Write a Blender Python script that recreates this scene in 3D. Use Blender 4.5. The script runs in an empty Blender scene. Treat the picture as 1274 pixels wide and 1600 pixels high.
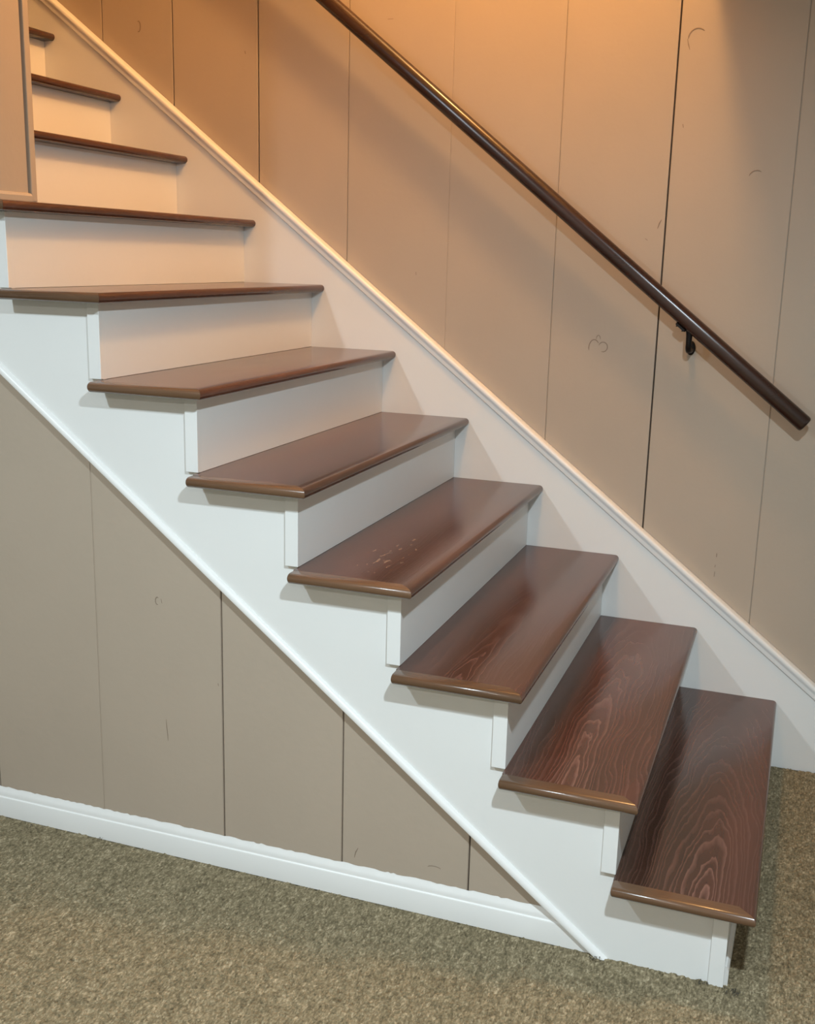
import bpy, bmesh, math, random
import numpy as np
from mathutils import Matrix, Vector

scene = bpy.context.scene
COL = scene.collection

# ------------------------------------------------------------------ camera
cam_d = bpy.data.cameras.new('camera')
cam = bpy.data.objects.new('camera', cam_d)
COL.objects.link(cam)
yaw, pit, rol = -0.344499, -0.229348, 0.024941
fw = Vector((math.sin(yaw)*math.cos(pit), math.cos(yaw)*math.cos(pit), math.sin(pit)))
rt = Vector((math.cos(yaw), -math.sin(yaw), 0))
up = rt.cross(fw)
r2 = rt*math.cos(rol) + up*math.sin(rol)
u2 = -rt*math.sin(rol) + up*math.cos(rol)
cam.matrix_world = Matrix(((r2.x, u2.x, -fw.x, 0.0266), (r2.y, u2.y, -fw.y, -2.0656), (r2.z, u2.z, -fw.z, 1.4251), (0, 0, 0, 1)))
cam_d.sensor_fit = 'HORIZONTAL'
cam_d.sensor_width = 36.0
cam_d.lens = 36.0*1712.15/1274.0
cam_d.clip_start = 0.02
scene.camera = cam

# ------------------------------------------------------------------ world, lights, exposure
world = bpy.data.worlds.new('world')
scene.world = world
world.use_nodes = True
world.node_tree.nodes['Background'].inputs[0].default_value = (0.8, 0.85, 0.85, 1)
world.node_tree.nodes['Background'].inputs[1].default_value = 0.05
scene.view_settings.view_transform = 'Standard'
scene.view_settings.look = 'None'
scene.view_settings.gamma = 1.0
scene.view_settings.use_curve_mapping = False
scene.view_settings.exposure = 0.0

COOL = (0.80, 0.955, 1.045)
SOFT = (1.0, 0.98, 0.90)
WARM = (1.0, 0.54, 0.195)

def disk_light(name, loc, size, power, colour):
    l = bpy.data.lights.new(name, 'AREA')
    l.shape = 'DISK'; l.size = size; l.energy = power; l.color = colour
    o = bpy.data.objects.new(name, l); o.location = loc
    COL.objects.link(o)
    return o
disk_light('downlight_or_fill', (0.17, -1.50, 2.235), 0.09, 60, COOL)
disk_light('downlight_or_fill', (-1.76, -1.60, 2.235), 0.09, 30, COOL)
disk_light('downlight_or_fill', (0.30, -3.20, 2.235), 0.14, 16, SOFT)  # fill lamp added behind the camera for soft ambient, not a known fixture
disk_light('downlight_or_fill', (-1.85, -3.20, 2.235), 0.14, 16, SOFT)  # its twin, also an added fill lamp that lifts the shaded sides
wl = bpy.data.lights.new('stair_bulb', 'POINT')
wl.energy = 79; wl.color = WARM; wl.shadow_soft_size = 0.10
wo = bpy.data.objects.new('stair_bulb', wl); wo.location = (-0.55, 0.46, 3.25); COL.objects.link(wo)

# ------------------------------------------------------------------ measures
RUN, OX, OY, T, W = 0.2398, 0.0417, 0.0630, 0.0223, 1.0966
DX = [0, .0011, .0020, -.0011, -.0010, -.0001, -.0015, -.0030, .0007, .0013, .0018, -.0003, 0, 0]
ZT = [0, 0.1974, 0.3861, 0.5780, 0.7664, 0.9516, 1.1411, 1.3326, 1.5234, 1.7153, 1.9049, 2.0957, 2.2860]
X = lambda k: -(k-1)*RUN + (DX[k] if k < len(DX) else 0)      # face of riser k
NT = 12                                                      # treads built
WW = W + 0.02                                                # face of the panelled wall
FZ = -0.003                                                  # carpet level
CEIL = 2.25
low = lambda x: -0.007 - 0.7886*(x + 0.268)                  # lower edge of the stringer at y = 0
top = lambda x: 0.258 - 0.7766*(x - 0.141)                   # top of the skirt moulding

# ------------------------------------------------------------------ material helpers
def new_mat(name):
    m = bpy.data.materials.new(name); m.use_nodes = True
    nt = m.node_tree
    return m, nt, nt.nodes['Principled BSDF']
def N(nt, typ, **kw):
    n = nt.nodes.new(typ)
    for k, v in kw.items():
        if k.startswith('i_'):
            key = k[2:]
            key = int(key) if key.isdigit() else key
            n.inputs[key].default_value = v
        else: setattr(n, k, v)
    return n
def mathn(nt, op, a, b=None, c=None):
    n = nt.nodes.new('ShaderNodeMath'); n.operation = op
    for i, v in enumerate((a, b, c)):
        if v is None: continue
        if isinstance(v, (int, float)): n.inputs[i].default_value = v
        else: nt.links.new(v, n.inputs[i])
    return n.outputs[0]
def ramp(nt, fac, stops):
    n = nt.nodes.new('ShaderNodeValToRGB')
    e = n.color_ramp.elements
    while len(e) < len(stops): e.new(0.5)
    for el, (p, c) in zip(e, stops): el.position = p; el.color = (*c, 1)
    nt.links.new(fac, n.inputs[0])
    return n.outputs[0]
def mix(nt, fac, a, b, mode='MIX'):
    n = nt.nodes.new('ShaderNodeMix'); n.data_type = 'RGBA'; n.blend_type = mode
    for i, v in ((0, fac), (6, a), (7, b)):
        if isinstance(v, (int, float)): n.inputs[i].default_value = v
        elif isinstance(v, tuple): n.inputs[i].default_value = (*v, 1)
        else: nt.links.new(v, n.inputs[i])
    return n.outputs[2]
def noise(nt, vec, scale, detail=3, rough=0.5):
    n = nt.nodes.new('ShaderNodeTexNoise')
    n.inputs['Scale'].default_value = scale; n.inputs['Detail'].default_value = detail; n.inputs['Roughness'].default_value = rough
    nt.links.new(vec, n.inputs['Vector'])
    return n.outputs['Fac']
def mapped(nt, scale=(1, 1, 1), loc=(0, 0, 0)):
    c = nt.nodes.new('ShaderNodeTexCoord'); m = nt.nodes.new('ShaderNodeMapping')
    m.inputs['Scale'].default_value = scale; m.inputs['Location'].default_value = loc
    nt.links.new(c.outputs['Object'], m.inputs['Vector'])
    return m.outputs[0]
def bump(nt, b, height, strength, dist):
    n = nt.nodes.new('ShaderNodeBump'); n.inputs['Strength'].default_value = strength; n.inputs['Distance'].default_value = dist
    nt.links.new(height, n.inputs['Height']); nt.links.new(n.outputs[0], b.inputs['Normal'])

def paint(name, col, rough, var=0.04, relief=0.15, stretch=(1, 1, 1)):
    m, nt, b = new_mat(name)
    v = mapped(nt, stretch)
    n1 = noise(nt, v, 3.0, 4)
    c = ramp(nt, n1, [(0.3, tuple(x*(1-var) for x in col)), (0.7, tuple(x*(1+var) for x in col))])
    nt.links.new(c, b.inputs['Base Color'])
    b.inputs['Roughness'].default_value = rough
    bump(nt, b, noise(nt, v, 60.0, 3), relief, 0.002)
    return m

WHITE = paint('white_paint', (0.80, 0.80, 0.785), 0.38, 0.015, 0.10)
TRIM = paint('white_trim_paint', (0.81, 0.80, 0.78), 0.35, 0.015, 0.10)
GREIGE = paint('greige_paint', (0.44, 0.36, 0.284), 0.55, 0.025, 0.2)
MARK = paint('old_mark_under_paint', (0.26, 0.20, 0.15), 0.6)
GAP = paint('dark_joint', (0.10, 0.075, 0.055), 0.8)
CEILP = paint('ceiling_paint', (0.85, 0.85, 0.84), 0.8)
ROOMP = paint('room_paint', (0.76, 0.75, 0.73), 0.7)
STAIRP = paint('stairwell_paint', (0.55, 0.45, 0.34), 0.7)
BLACK, nt_, b_ = new_mat('black_iron')
b_.inputs['Base Color'].default_value = (0.012, 0.010, 0.010, 1); b_.inputs['Roughness'].default_value = 0.4; b_.inputs['Metallic'].default_value = 0.6
DENT, nt_, b_ = new_mat('dent_shadow')
b_.inputs['Base Color'].default_value = (0.09, 0.07, 0.055, 1); b_.inputs['Roughness'].default_value = 0.9

def wood(name, x0, apex, depth, tilt, seed, along='Y', base=((0.052, 0.026, 0.017), (0.118, 0.044, 0.029)), light=(0.185, 0.092, 0.072), rough=0.15, amt=0.75, freq=105.0, scuff=None, bs=0.06):
    # plain-sawn board: growth rings cut at a slant make nested arches
    m, nt, b = new_mat(name)
    c = nt.nodes.new('ShaderNodeTexCoord'); s = nt.nodes.new('ShaderNodeSeparateXYZ')
    nt.links.new(c.outputs['Object'], s.inputs[0])
    x, y = (s.outputs[0], s.outputs[1]) if along == 'Y' else (s.outputs[1], s.outputs[0])
    z = s.outputs[2]
    sc = (1, 0.22, 1) if along == 'Y' else (0.22, 1, 1)
    v = mapped(nt, sc, (seed*3.1, seed*1.7, seed))
    w1 = noise(nt, v, 9.0, 2, 0.5)
    w2 = noise(nt, v, 34.0, 3, 0.6)
    xx = mathn(nt, 'ADD', mathn(nt, 'SUBTRACT', x, x0), mathn(nt, 'MULTIPLY', mathn(nt, 'SUBTRACT', w1, 0.5), 0.085))
    d = mathn(nt, 'ADD', mathn(nt, 'MULTIPLY', mathn(nt, 'SUBTRACT', y, apex), tilt), depth)
    d = mathn(nt, 'ADD', d, mathn(nt, 'MULTIPLY', z, 0.5))
    r = mathn(nt, 'SQRT', mathn(nt, 'ADD', mathn(nt, 'MULTIPLY', xx, xx), mathn(nt, 'MULTIPLY', d, d)))
    r = mathn(nt, 'ADD', r, mathn(nt, 'MULTIPLY', w2, 0.016))
    r = mathn(nt, 'ADD', r, mathn(nt, 'MULTIPLY', mathn(nt, 'SINE', mathn(nt, 'MULTIPLY', r, 210.0)), 0.0022))
    fr = mathn(nt, 'FRACT', mathn(nt, 'MULTIPLY', r, freq))
    fade = ramp(nt, r, [(0.02, (1,)*3), (0.075, (0.35,)*3)])
    line = ramp(nt, fr, [(0.0, (0, 0, 0)), (0.50, (0.04, 0.04, 0.04)), (0.72, (0.55, 0.55, 0.55)), (0.86, (1, 1, 1)), (0.95, (0, 0, 0))])
    fib = noise(nt, mapped(nt, (220, 5, 220) if along == 'Y' else (5, 220, 220)), 1.0, 3, 0.6)
    blot = noise(nt, v, 5.0, 3, 0.5)
    basec = ramp(nt, blot, [(0.32, base[0]), (0.66, base[1])])
    amtn = mathn(nt, 'MULTIPLY', ramp(nt, noise(nt, v, 4.0, 2), [(0.35, (0.35,)*3), (0.6, (1,)*3)]), amt)
    f = mathn(nt, 'MULTIPLY', mathn(nt, 'MULTIPLY', line, amtn), fade)
    colr = mix(nt, f, basec, light)
    colr = mix(nt, mathn(nt, 'MULTIPLY', fib, 0.35), colr, tuple(q*0.45 for q in base[0]))
    if scuff:
        ex = mathn(nt, 'DIVIDE', mathn(nt, 'SUBTRACT', x, scuff[0]), 0.05); ey = mathn(nt, 'DIVIDE', mathn(nt, 'SUBTRACT', y, scuff[1]), 0.16)
        inside = mathn(nt, 'LESS_THAN', mathn(nt, 'ADD', mathn(nt, 'MULTIPLY', ex, ex), mathn(nt, 'MULTIPLY', ey, ey)), 1.0)
        spots = ramp(nt, noise(nt, mapped(nt, (1, 0.35, 1), (5, 2, 0)), 85.0, 3, 0.6), [(0.60, (0, 0, 0)), (0.66, (0.6, 0.6, 0.6))])
        colr = mix(nt, mathn(nt, 'MULTIPLY', inside, spots), colr, (0.36, 0.23, 0.15))
    nt.links.new(colr, b.inputs['Base Color'])
    rg = mathn(nt, 'ADD', mathn(nt, 'MULTIPLY', blot, 0.12), rough - 0.04)
    nt.links.new(rg, b.inputs['Roughness'])
    b.inputs['Specular IOR Level'].default_value = 0.6
    bump(nt, b, mathn(nt, 'ADD', mathn(nt, 'MULTIPLY', line, 0.6), fib), bs, 0.0010)
    return m

# ------------------------------------------------------------------ mesh helpers
def link(name, bm, mat, parent=None, smooth=False):
    bmesh.ops.recalc_face_normals(bm, faces=bm.faces)
    me = bpy.data.meshes.new(name)
    bm.to_mesh(me); bm.free()
    if smooth:
        for p in me.polygons: p.use_smooth = True
    me.materials.append(mat)
    o = bpy.data.objects.new(name, me)
    COL.objects.link(o)
    if parent: o.parent = parent
    return o
def auto_smooth(o, ang=40):
    for p in o.data.polygons: p.use_smooth = True
    o.data.set_sharp_from_angle(angle=math.radians(ang))
    return o
def add_box(bm, a, b, bev=0.0):
    vs = [bm.verts.new((x, y, z)) for x in (a[0], b[0]) for y in (a[1], b[1]) for z in (a[2], b[2])]
    fs = [bm.faces.new([vs[i] for i in f]) for f in ((0, 1, 3, 2), (4, 6, 7, 5), (0, 4, 5, 1), (2, 3, 7, 6), (0, 2, 6, 4), (1, 5, 7, 3))]
    if bev:
        es = list({e for f in fs for e in f.edges})
        bmesh.ops.bevel(bm, geom=es, offset=bev, segments=2, affect='EDGES', profile=0.6)
def box(name, a, b, mat, parent=None, bev=0.0):
    bm = bmesh.new(); add_box(bm, a, b, bev)
    return link(name, bm, mat, parent)
def add_prism(bm, poly, y0, y1, bev=0.0):
    # polygon in xz pushed from y0 to y1
    f = bm.faces.new([bm.verts.new((x, y0, z)) for x, z in poly])
    g = bmesh.ops.extrude_face_region(bm, geom=[f])
    vs = [e for e in g['geom'] if isinstance(e, bmesh.types.BMVert)]
    bmesh.ops.translate(bm, verts=vs, vec=(0, y1-y0, 0))
    if bev:
        es = [e for e in bm.edges if all(abs(v.co.y - min(y0, y1)) < 1e-6 for v in e.verts)]
        bmesh.ops.bevel(bm, geom=es, offset=bev, segments=2, affect='EDGES')
def loft(bm, rings, closed_caps=True):
    rows = [[bm.verts.new(p) for p in r] for r in rings]
    n = len(rows[0])
    for a, b in zip(rows, rows[1:]):
        for i in range(n):
            bm.faces.new((a[i], a[(i+1) % n], b[(i+1) % n], b[i]))
    if closed_caps:
        bm.faces.new(rows[0]); bm.faces.new(rows[-1][::-1])
def tag(o, label, cat, kind=None, group=None):
    o['label'] = label; o['category'] = cat
    if kind: o['kind'] = kind
    if group: o['group'] = group
    return o
def empty(name, loc=(0, 0, 0)):
    o = bpy.data.objects.new(name, None); o.empty_display_size = 0.1
    o.location = loc
    COL.objects.link(o)
    return o

# ------------------------------------------------------------------ the room
# carpet: a looped pile, finely displaced where it is in view
rng = np.random.default_rng(7)
CARPET, nt, b = new_mat('carpet')
v = mapped(nt, (1.0, 0.42, 1.0))
n1 = noise(nt, v, 240.0, 2, 0.6); n2 = noise(nt, v, 105.0, 3, 0.6); n3 = noise(nt, v, 3.0, 3, 0.5)
f = mathn(nt, 'ADD', mathn(nt, 'MULTIPLY', n1, 0.55), mathn(nt, 'MULTIPLY', n2, 0.45))
c = ramp(nt, f, [(0.28, (0.045, 0.036, 0.022)), (0.44, (0.152, 0.124, 0.074)), (0.55, (0.262, 0.214, 0.132)), (0.72, (0.56, 0.47, 0.32))])
c = mix(nt, 0.2, c, ramp(nt, n3, [(0.3, (0.15, 0.118, 0.07)), (0.7, (0.23, 0.185, 0.115))]))
nt.links.new(c, b.inputs['Base Color'])
b.inputs['Roughness'].default_value = 0.95; b.inputs['Specular IOR Level'].default_value = 0.15
bump(nt, b, f, 0.5, 0.004)

fl = box('floor', (-5.0, -4.3, -0.12), (2.4, 1.12, -0.012), CARPET)
tag(fl, 'greenish tan carpeted floor in front of the stairs', 'floor', 'structure')
def carpet(x0, x1, y0, y1, step):
    nx, ny = int((x1-x0)/step), int((y1-y0)/step)
    gx, gy = np.meshgrid(np.linspace(x0, x1, nx), np.linspace(y0, y1, ny), indexing='ij')
    h = rng.random((nx, ny))*0.005
    co = rng.random((nx//3+2, ny//3+2))
    h += np.kron(co, np.ones((3, 3)))[:nx, :ny]*0.003
    jx = (rng.random((nx, ny))-.5)*step*.7; jy = (rng.random((nx, ny))-.5)*step*.7
    V = np.stack([gx+jx, gy+jy, FZ-0.005+h], -1).reshape(-1, 3)
    idx = np.arange(nx*ny).reshape(nx, ny)
    F = np.stack([idx[:-1, :-1], idx[1:, :-1], idx[1:, 1:], idx[:-1, 1:]], -1).reshape(-1, 4)
    me = bpy.data.meshes.new('carpet_pile')
    me.from_pydata(V.tolist(), [], F.tolist())
    me.materials.append(CARPET)
    o = bpy.data.objects.new('carpet_pile', me); COL.objects.link(o); o.parent = fl
    o['kind'] = 'stuff'
    return o
carpet(-2.6, 0.9, -1.0, 1.09, 0.0045)

wb = box('wall_right', (-5.0, WW+0.012, -0.1), (2.4, WW+0.14, 3.6), GAP)
tag(wb, 'greige painted plank wall behind the stairs and handrail', 'wall', 'structure')
joints = [-5.0, -3.40, -3.09, -2.80, -2.49, -2.19, -1.933, -1.6345, -1.334, -1.0095, -0.685, -0.379, -0.055, 0.265, 0.585, 0.905, 1.225, 1.545, 1.865, 2.185, 2.4]
gapw = {-1.933: .0042, -1.6345: .0046, -0.379: .0044, -1.334: .0026, -1.0095: .0014, -0.685: .0027, -0.055: .0024}
planks = []
for a, b2 in zip(joints, joints[1:]):
    ga, gb = gapw.get(a, .003)/2, gapw.get(b2, .003)/2
    fd = 0.0010 if b2 == -1.0095 else 0.0035
    pk = box('plank', (a+ga, WW+0.0011, FZ), (b2-gb, WW+0.0125, 3.6), GREIGE, wb, 0.0012)
    planks.append((a, b2, pk))
    if gapw.get(b2, 0.003) < 0.003: box('joint_filler', (b2-gb+0.0001, WW+0.0011+fd, FZ), (b2+gb-0.0001, WW+0.0124, 3.6), GREIGE, wb)

wl2 = empty('wall_left')
tag(wl2, 'greige plank wall below the white stair stringer', 'wall', 'structure')
LY = 0.013
jl = [-5.0, -3.42, -3.10, -2.78, -2.46, -2.135, -1.813, -1.497, -1.161, -0.858, -0.557, -0.20]
gl = {-1.497: .0014, -1.161: .0034, -0.858: .0030, -0.557: .0034}
planks_l = []
for a, b2 in zip(jl, jl[1:]):
    ga, gb = gl.get(a, .0025)/2, gl.get(b2, .0025)/2
    x0, x1 = a+ga, b2-gb
    zc = 1.50
    poly = [(x0, FZ), (x1, FZ)]
    z1, z0 = min(zc, low(x1)+0.03), min(zc, low(x0)+0.03)
    if z1 > FZ+0.01: poly.append((x1, z1))
    else: poly[1] = ((x0+0.25), FZ)
    if z0 == zc and z1 < zc:
        poly.append((-0.268-(zc-0.03+0.007)/0.7886, zc))
    poly.append((x0, z0))
    bm = bmesh.new(); add_prism(bm, poly, LY+0.0009, LY+0.012, 0.0010)
    planks_l.append((a, b2, link('plank', bm, GREIGE, wl2)))
    if gl.get(b2, 0.0025) < 0.002: box('joint_filler', (b2-gb+0.0001, LY+0.0022, FZ), (b2+gb-0.0001, LY+0.0118, min(1.49, low(b2))), GREIGE, wl2)
bm = bmesh.new(); add_prism(bm, [(-5, FZ), (-0.30, FZ), (-2.18, 1.48), (-5, 1.48)], LY+0.0122, LY+0.03)
link('backing_board', bm, GAP, wl2)

# partition that closes the upper flight, standing on the eighth tread
PX = -1.660
wu = empty('wall_upper')
tag(wu, 'greige partition end with corner strip standing on the eighth tread', 'wall', 'structure')
PZ = ZT[8] + 0.0005
box('panel', (-5.0, -0.060, PZ), (PX, 0.052, CEIL), GREIGE, wu, 0.001)
box('backing_board', (-3.6, 0.0522, PZ), (PX-0.010, 0.070, 3.5), GAP, wu)
box('corner_strip', (PX-0.03, 0.0605, PZ), (PX+0.003, 0.0800, 3.5), GREIGE, wu, 0.003)
box('inner_panel', (-3.6, 0.0702, PZ), (PX-0.0302, 0.0795, 3.5), GREIGE, wu)
bm = bmesh.new()
prof = [(0, 0), (0.009, 0), (0.009, 0.012), (0.006, 0.017), (0, 0.019)]
loft(bm, [[(PX+dx, y, PZ+dz) for dx, dz in prof] for y in (-0.060, 0.055)])
link('base_strip', bm, GREIGE, wu)

# ceiling with the stair opening, header, stairwell above, the rest of the room
ce = box('ceiling', (-5.0, -4.3, CEIL), (2.4, 0.0, CEIL+0.25), CEILP)
tag(ce, 'white basement ceiling in front of the stair opening', 'ceiling', 'structure')
box('ceiling_section', (-0.319, 0.0, CEIL), (2.4, WW+0.012, CEIL+0.25), CEILP, ce)
ws = empty('wall_top')
tag(ws, 'upper stairwell walls and ceiling above the opening', 'wall', 'structure')
box('stairwell_side', (-3.6, -0.12, CEIL+0.25), (-0.319, -0.002, 3.6), STAIRP, ws)
box('stairwell_end', (-0.319, -0.12, CEIL+0.25), (-0.21, WW-0.001, 3.6), STAIRP, ws)
box('stairwell_ceiling', (-5.0, -0.12, 3.602), (-0.21, WW+0.14, 3.7), CEILP, ws)
box('stairwell_far_end', (-5.1, -0.12, -0.1), (-5.0, WW+0.14, 3.6), STAIRP, ws)
w3 = box('wall_back', (-5.1, -4.42, -0.12), (2.52, -4.3, CEIL+0.25), ROOMP)
tag(w3, 'plain room wall behind the viewer', 'wall', 'structure')
w4 = box('wall_front', (2.4, -4.3, -0.12), (2.52, WW+0.14, CEIL+0.25), ROOMP)
tag(w4, 'plain far room wall beyond the foot of the stairs', 'wall', 'structure')
w5 = box('wall_far', (-5.12, -4.3, -0.12), (-5.0, -0.12, CEIL+0.25), ROOMP)
tag(w5, 'plain room wall off to the left of the stairs', 'wall', 'structure')

# baseboards
def baseboard(name, prof, x0, x1, label):
    bm = bmesh.new()
    loft(bm, [[(x, y, z) for y, z in prof] for x in (x0, x1)])
    o = link(name, bm, TRIM)
    auto_smooth(o, 25)
    return tag(o, label, 'baseboard', 'structure')
bp = lambda y0, d: [(y0, FZ), (y0-d, FZ), (y0-d, .047), (y0-d+.001, .0495), (y0-d+.003, .0500), (y0-d+.0042, .0515), (y0-d+.0042, .056), (y0-d+.006, .0640), (y0-d+.010, .071), (y0-.0005, .0745), (y0, .0745)]
# left: its right end is cut along the stringer moulding
bm = bmesh.new()
pr = bp(LY-0.0002, 0.0115)
cutx = lambda z: -0.268 - (z + 0.007 - 0.012)/0.7886
rb = random.Random(3)
rings = [[(-5.0, y, z) for y, z in pr]]
xs = -2.4
while xs < -0.40:
    wob = rb.uniform(-0.0016, 0.0016)
    rings.append([(xs, y, z + (wob if z > 0.070 else 0)) for y, z in pr]); xs += rb.uniform(0.006, 0.016)
rings.append([(cutx(z), y, z) for y, z in pr])
loft(bm, rings)
o = auto_smooth(link('baseboard_left', bm, TRIM), 25)
tag(o, 'white moulded baseboard along the carpet under the left plank wall', 'baseboard', 'structure')
baseboard('baseboard_right', bp(WW-0.0002, 0.014), 0.372, 2.399, 'white baseboard running on beyond the foot of the wall skirt')

# ------------------------------------------------------------------ the staircase
st = empty('staircase', (0, 0, 0))
tag(st, 'open-sided staircase with brown stained wooden treads and white risers', 'staircase')

# outer stringer: notched board, its lower edge trimmed with a rounded moulding
poly = [(-0.0095, FZ-0.004), (-0.0095, ZT[1]-T-0.0005)]
KS = 8
for k in range(1, KS+1):
    poly.append((X(k)-0.001, ZT[k-1] if k > 1 else 0.05)) if k > 1 else None
    if k > 1: poly.append((X(k)-0.001, ZT[k]-T-0.0005))
poly.append((-2.18, ZT[8]-T-0.0005))
poly.append((-2.18, 1.50))
poly += [(-0.268-(1.50+0.007)/0.7886, 1.50), (-0.268, FZ-0.004)]
bm = bmesh.new(); add_prism(bm, poly, 0.0, LY-0.0003)
link('stringer', bm, WHITE, st)
def moulding(name, x0, x1, lowf, slope, off, prof, ysurf, mat, parent, sgn=-1):
    # profile (u across the slope upward, v out of the surface) swept along the slope
    L = math.hypot(1, slope); nx, nz = slope/L, 1/L
    rings = []
    for x in (x0, x1):
        r = []
        for u, v in prof:
            # slide along the slope so that ends stay vertical cuts
            uz = (off+u)*L
            r.append((x, ysurf + sgn*v, lowf(x) + uz))
        rings.append(r)
    bm = bmesh.new(); loft(bm, rings)
    return auto_smooth(link(name, bm, mat, parent), 35)
hr = [(0, -0.0003)] + [(0.0095-0.0095*math.cos(a), 0.0035+0.0095*math.sin(a)) for a in [math.pi*i/8 for i in range(1, 8)]] + [(0.019, -0.0003)]
hr = [(0, -0.0003), (0, 0.006), (0.002, 0.0085), (0.006, 0.0095), (0.012, 0.0090), (0.0165, 0.0062), (0.0185, 0.0018), (0.0188, -0.0003)]
# floor-cut lower end: build by clipping the swept strip at the carpet
m_o = moulding('stringer_moulding', -2.05, -0.22, low, 0.7886, 0.0, hr, 0.0, TRIM, st)
bm = bmesh.new(); bm.from_mesh(m_o.data)
bmesh.ops.bisect_plane(bm, geom=bm.verts[:]+bm.edges[:]+bm.faces[:], plane_co=(0, 0, FZ-0.002), plane_no=(0, 0, -1), clear_outer=True)
bm.to_mesh(m_o.data); bm.free()

# wall skirt with capped moulding
sk_slope = 0.7766
sk = lambda x: top(x) - 0.040
poly = [(0.372, FZ-0.004), (0.372, max(0.07, sk(0.372))), (-2.75, sk(-2.75)), (-2.75, sk(-2.75)-0.60), (-0.55, FZ-0.004)]
bm = bmesh.new(); add_prism(bm, poly, W, WW-0.0003)
link('wall_skirt', bm, WHITE, st)
cap = [(0, -0.0195), (0, 0.004), (0.002, 0.0062), (0.008, 0.0070), (0.012, 0.0066), (0.0155, 0.0085), (0.020, 0.0110), (0.0255, 0.0110), (0.0295, 0.0085), (0.0315, 0.004), (0.0320, -0.0195)]
moulding('skirt_moulding', -2.75, 0.372, lambda x: sk(x)+0.0008, sk_slope, 0.0, cap, W, TRIM, st)

# treads
def bull(t, n=8):
    # half round in (u, z): u = 0 at the outermost point, z from 0 (top) to -t
    r = t/2
    return [(r - r*math.sin(a), -r + r*math.cos(a)) for a in [math.pi*i/n for i in range(n+1)]]
SR = 0.035
grain = {  # offset from the nose, y where the heart crosses, depth of the heart, slant of the cut, seed
    1: (-0.112, -0.045, 0.003, 0.135, 1.3), 2: (-0.150, 0.04, 0.003, 0.085, 2.1), 3: (-0.130, 0.00, 0.012, 0.065, 3.7),
    4: (-0.165, -0.02, 0.004, 0.09, 4.4), 5: (-0.100, 0.20, 0.020, 0.05, 5.2), 6: (-0.140, 0.10, 0.015, 0.06, 6.6)}
def tread(k):
    xf = X(k) + OX; xb = X(k+1) - 0.0008; zt = ZT[k]
    x0, ap, dp, ti, sd = grain.get(k, (-0.13, 0.4, 0.02, 0.05, 7.0+k))
    mat = wood('stained_pine_%d' % k, x0, ap, dp, ti, sd, scuff=(-0.135, 0.17) if k == 4 else None, amt=0.95 if k < 3 else 0.75, light=(0.235, 0.125, 0.10) if k < 3 else (0.185, 0.092, 0.072))
    has_return = k <= 8
    bm = bmesh.new()
    prof = [(xf - u, z) for u, z in bull(T)] + [(xb, -T), (xb, 0)]
    def near(x):
        if not has_return: return 0.0805
        return -OY + SR if x <= xf - SR else -OY + (xf - x) + 0.0002
    # extra vertices at the inner mitre corner so the cut stays straight
    prof = prof[:9] + [(xf-SR, -T), (xb, -T), (xb, 0), (xf-SR, 0)]
    if has_return and k <= 8:
        pass
    rings = [[(x-xf, near(x), z) for x, z in prof], [(x-xf, W-0.0005, z) for x, z in prof]]
    loft(bm, rings)
    # ease the line where the board meets the wall skirt
    o = auto_smooth(link('tread', bm, mat, st), 50)
    o.location = (xf, 0, zt)
    if has_return:
        xe = X(k+1) - 0.001
        bl = bull(T)
        pr = [(-OY+u, z) for u, z in bl] + [(-OY+SR-0.0004, -T), (-OY+SR-0.0004, 0)]
        cy, cz = -OY+SR, -T/2
        rings = []
        for dx, s in ((0, 0.0035), (0.0012, 0.0014), (0.0035, 0.0)):
            r = []
            for y, z in pr:
                yy = y + s*max(0.0, min(1.0, (cy - y)/0.02)); zz = z + (s if z < cz-1e-6 else -s if z > cz+1e-6 else 0)*min(1, abs(z-cz)/(T/2))
                r.append((xe+dx-xf, yy, zz))
            rings.append(r)
        rings.append([(-(y+OY)-0.0003, y, z) for y, z in pr])
        bm = bmesh.new(); loft(bm, rings)
        rm = wood('stained_nosing_%d' % k, -0.2, 0.0, 0.12, 0.02, 11.0+k, 'X', ((0.095, 0.050, 0.027), (0.175, 0.095, 0.053)), (0.26, 0.15, 0.09), 0.17, 0.4, 120.0)
        ro = auto_smooth(link('return_nosing', bm, rm, o), 50)
    return o
treads = [tread(k) for k in range(1, NT+1)]

# risers with their mitred end boards
for k in range(1, NT+1):
    z0 = ZT[k-1] + 0.0006 if k > 1 else FZ-0.004
    z1 = ZT[k] - T - 0.0004
    y0 = 0.0 if k <= 8 else 0.0806
    n, f = (X(k)-0.0085, X(k)+0.0105) if k == 1 else (X(k), X(k))      # the lowest riser stands slightly askew
    ya, yb = (y0 if k > 8 else LY), W-0.0006
    bm = bmesh.new()
    loft(bm, [[(q-0.0115, y, z0), (q, y, z0), (q, y, z1), (q-0.0115, y, z1)] for q, y in ((n, ya), (f, yb))])
    o = link('riser', bm, WHITE, st)
    if k == 1:
        bm = bmesh.new()
        loft(bm, [[(q+0.0002, y, z0), (q+0.0085, y, z0), (q+0.0085, y, 0.030), (q+0.0045, y, 0.037), (q+0.0002, y, 0.039)] for q, y in ((n, ya-0.010), (f, yb))])
        link('shoe_moulding', bm, TRIM, o)
    if k <= 8:
        zb = ZT[k-1] + 0.001 if k > 1 else FZ-0.003
        box('riser_end_board', (n-0.030, -0.010, zb), (n+0.0006, -0.0002, z1), WHITE, o, 0.0012)
        box('riser_end_block', (n-0.0008, -0.0001, z0), (n, LY-0.0001, z1), WHITE, o)

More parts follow.
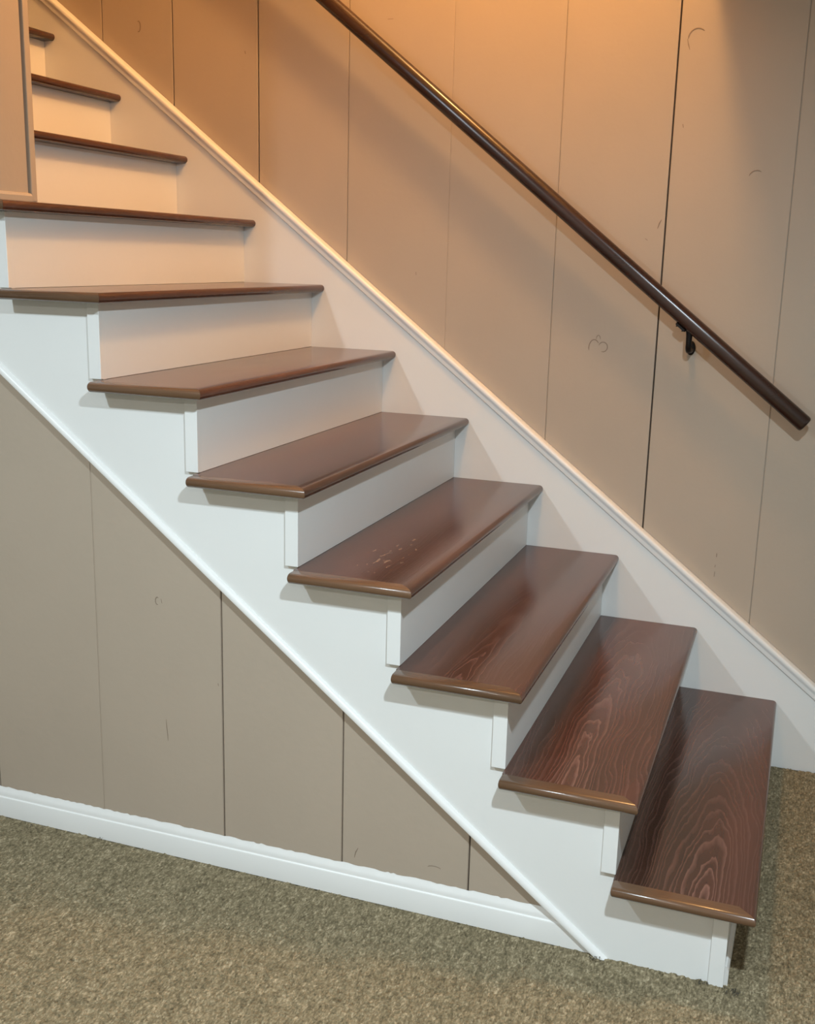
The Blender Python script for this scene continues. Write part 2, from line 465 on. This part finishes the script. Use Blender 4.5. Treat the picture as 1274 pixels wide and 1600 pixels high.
# ------------------------------------------------------------------ the handrail
hrail = empty('handrail', (0.04, WW-0.076, 1.01))
tag(hrail, 'dark varnished wooden handrail sloping along the plank wall above the stairs', 'handrail')
RAILM = wood('dark_varnished_rail', 0.0, 0.0, 0.06, 0.01, 21.0, 'X', ((0.024, 0.0095, 0.0065), (0.045, 0.018, 0.011)), (0.06, 0.028, 0.018), 0.2, 0.3, 140.0, None, 0.0)
sl = 0.797
dirv = Vector((-1, 0, sl)).normalized()
nrm = Vector((sl, 0, 1)).normalized()
prof = []
for i in range(28):
    a = 2*math.pi*i/28
    cy_, cz_ = math.cos(a), math.sin(a)
    pw = 0.80
    prof.append((0.0205*math.copysign(abs(cy_)**pw, cy_), 0.0225*math.copysign(abs(cz_)**pw, cz_)))
rings = []
for d, s in ((0.0, 0.80), (0.001, 0.90), (0.0035, 0.97), (0.007, 1.0), (0.4, 1.0), (0.8, 1.0), (1.2, 1.0), (1.6, 1.0), (2.0, 1.0), (2.4, 1.0), (2.8, 1.0), (3.2, 1.0)):
    c0 = dirv*d
    rings.append([tuple(c0 + Vector((0, u*s, 0)) + nrm*(w*s)) for u, w in prof])
bm = bmesh.new(); loft(bm, rings)
auto_smooth(link('rail', bm, RAILM, hrail), 60)
def tube(bm, pts, rad, n=12):
    rings = []
    for i, p in enumerate(pts):
        t = (pts[min(i+1, len(pts)-1)] - pts[max(i-1, 0)]).normalized()
        s = Vector((1, 0, 0)); u = t.cross(s).normalized()
        rr = rad[i] if isinstance(rad, list) else rad
        rings.append([tuple(p + s*(rr*math.cos(a)) + u*(rr*math.sin(a))) for a in [2*math.pi*j/n for j in range(n)]])
    loft(bm, rings)
# bracket, in the rail's own frame
bx = -0.331
cz = -sl*bx
br = empty('bracket', (bx, 0, cz)); br.parent = hrail
yw = 0.076
bm = bmesh.new()
pts = [Vector((0.008, 0.0, z)) for z in (-0.026, -0.042, -0.060)] + [Vector((0.008, 0.020*(1-math.cos(a)), -0.064-0.020*math.sin(a))) for a in (0.35, 0.8, 1.25)] + [Vector((0.008, 0.045, -0.085)), Vector((0.008, yw-0.002, -0.085))]
tube(bm, pts, [0.0105, 0.0085, 0.0080, 0.0082, 0.0084, 0.0084, 0.0082, 0.0085])
auto_smooth(link('arm', bm, BLACK, br), 60)
bm = bmesh.new()
L2 = 0.017
ring = lambda d, hw, hh, e: [tuple(dirv*d + nrm*(-0.0225+e) + Vector((0, y, 0)) + nrm*z) for y, z in ((-hw, 0), (-hw, -hh), (hw, -hh), (hw, 0))]
loft(bm, [ring(-L2, 0.010, 0.004, 0), ring(-L2*0.8, 0.014, 0.006, 0), ring(L2*0.8, 0.014, 0.006, 0), ring(L2, 0.010, 0.004, 0)])
link('saddle', bm, BLACK, br)
bm = bmesh.new()
rings = []
for dy, rr in ((0.0, 0.020), (-0.004, 0.020), (-0.007, 0.017), (-0.0085, 0.010)):
    rings.append([(0.008+rr*0.62*math.cos(a), yw-0.0006+dy, -0.080+rr*math.sin(a)) for a in [2*math.pi*j/20 for j in range(20)]])
loft(bm, rings); auto_smooth(link('wall_plate', bm, BLACK, br), 35)
for s in (-1, 1):
    bm = bmesh.new()
    p0 = dirv*(s*0.010) + nrm*(-0.0285)
    tube(bm, [p0, p0 + nrm*(-0.002), p0 + nrm*(-0.0036)], [0.0034, 0.0032, 0.002], 8)
    link('screw', bm, BLACK, br)

# ------------------------------------------------------------------ knots, nicks and frayed carpet
def rib(pts, r, plank, name, yface):
    bm = bmesh.new()
    tube_pts = [Vector((x, yface - r*0.15, z)) for x, z in pts]
    rings = []
    for i, p in enumerate(tube_pts):
        t = (tube_pts[min(i+1, len(pts)-1)] - tube_pts[max(i-1, 0)]).normalized()
        u = Vector((0, 1, 0)); w = t.cross(u).normalized()
        rr = r*(0.45 if i in (0, len(pts)-1) else 1.0)
        rings.append([tuple(p + w*(rr*math.cos(a)) + u*(rr*0.35*math.sin(a))) for a in [2*math.pi*j/6 for j in range(6)]])
    loft(bm, rings)
    link(name, bm, MARK, plank)
def owner(lst, x):
    return next(p for a, b2, p in lst if a < x < b2)
def arc(cx, cz, rx, rz, a0, a1, n=10):
    return [(cx+rx*math.cos(a0+(a1-a0)*i/n), cz+rz*math.sin(a0+(a1-a0)*i/n)) for i in range(n+1)]
P = math.pi
for x, z, pts, r in (
    (-0.544, 1.19, arc(-0.556, 1.180, 0.015, 0.024, 0.2*P, 1.1*P), .0014), (-0.544, 1.19, arc(-0.530, 1.184, 0.013, 0.014, -0.6*P, 0.9*P), .0013),
    (-0.544, 1.19, arc(-0.545, 1.205, 0.006, 0.012, 0, 1.0*P, 6), .0011),
    (-0.334, 2.02, arc(-0.332, 2.005, 0.024, 0.026, 0.25*P, 1.0*P), .0018), (-0.334, 2.0, [(-0.358, 2.005), (-0.354, 1.990), (-0.350, 1.978)], .0014),
    (-0.352, 1.784, [(-0.353, 1.790), (-0.351, 1.781)], .0022), (-0.397, 1.529, [(-0.391, 1.540), (-0.396, 1.530), (-0.400, 1.516)], .0019),
    (-0.429, 1.486, [(-0.432, 1.489), (-0.425, 1.484)], .0016), (-0.164, .60, [(-0.163, .611), (-0.163, .600)], .0024),
    (-0.164, .57, [(-0.164, .576), (-0.165, .569)], .0018), (-0.164, .55, [(-0.164, .556), (-0.165, .541)], .0017),
    (-2.058, 2.11, arc(-2.056, 2.108, 0.008, 0.016, -0.6*P, 0.6*P, 6), .0020), (-1.679, 2.018, [(-1.680, 2.022), (-1.678, 2.014)], .0028),
    (-1.108, 1.374, [(-1.108, 1.379), (-1.107, 1.370)], .0018), (-0.154, 1.656, arc(-0.150, 1.650, 0.02, 0.02, 0.3*P, 0.9*P, 6), .0014),
    (-0.285, .54, [(-0.290, .541), (-0.281, .537)], .0014), (-1.206, 2.092, [(-1.214, 2.092), (-1.197, 2.092)], .0016)):
    rib(pts, r, owner(planks, x), 'knot_mark', WW+0.0011)
for x, pts, r in (
    (-1.325, arc(-1.328, .636, 0.005, 0.009, 0.3*P, 1.6*P, 8), .0013), (-1.325, [(-1.318, .642), (-1.316, .632)], .0015),
    (-1.312, [(-1.313, .345), (-1.312, .325), (-1.310, .305), (-1.309, .29)], .0011), (-1.170, [(-1.172, .458), (-1.171, .452)], .0018),
    (-0.826, [(-0.818, .118), (-0.824, .106), (-0.827, .092)], .0013), (-0.634, arc(-0.636, .108, 0.016, 0.006, 0.1*P, 0.9*P, 6), .0011)):
    rib(pts, r, owner(planks_l, x), 'knot_mark', LY+0.0009)

FRAY, nt, b = new_mat('frayed_carpet_backing')
b.inputs['Base Color'].default_value = (0.055, 0.048, 0.035, 1); b.inputs['Roughness'].default_value = 0.95
bm = bmesh.new(); rf = random.Random(5)
def tuft(cx, cy, n, spread):
    for _ in range(n):
        x, y = cx+rf.gauss(0, spread), cy-abs(rf.gauss(0, spread*0.6))
        a = rf.uniform(0, 6.28); l = rf.uniform(0.004, 0.009)
        dx, dy = math.cos(a)*l, math.sin(a)*l
        v = [bm.verts.new(q) for q in ((x, y, FZ-0.001), (x+dx*.4-dy*.15, y+dy*.4+dx*.15, FZ+0.006), (x+dx, y+dy, FZ+0.003), (x+dx*.4+dy*.15, y+dy*.4-dx*.15, FZ+0.005))]
        bm.faces.new(v)
tuft(0.012, -0.012, 26, 0.010); tuft(-0.045, -0.006, 14, 0.008); tuft(-0.265, -0.012, 12, 0.006)
tuft(-1.70, -0.012, 6, 0.008); tuft(-1.50, 0.000, 6, 0.006)
fr = link('frayed_edge', bm, FRAY, fl); fr['kind'] = 'stuff'
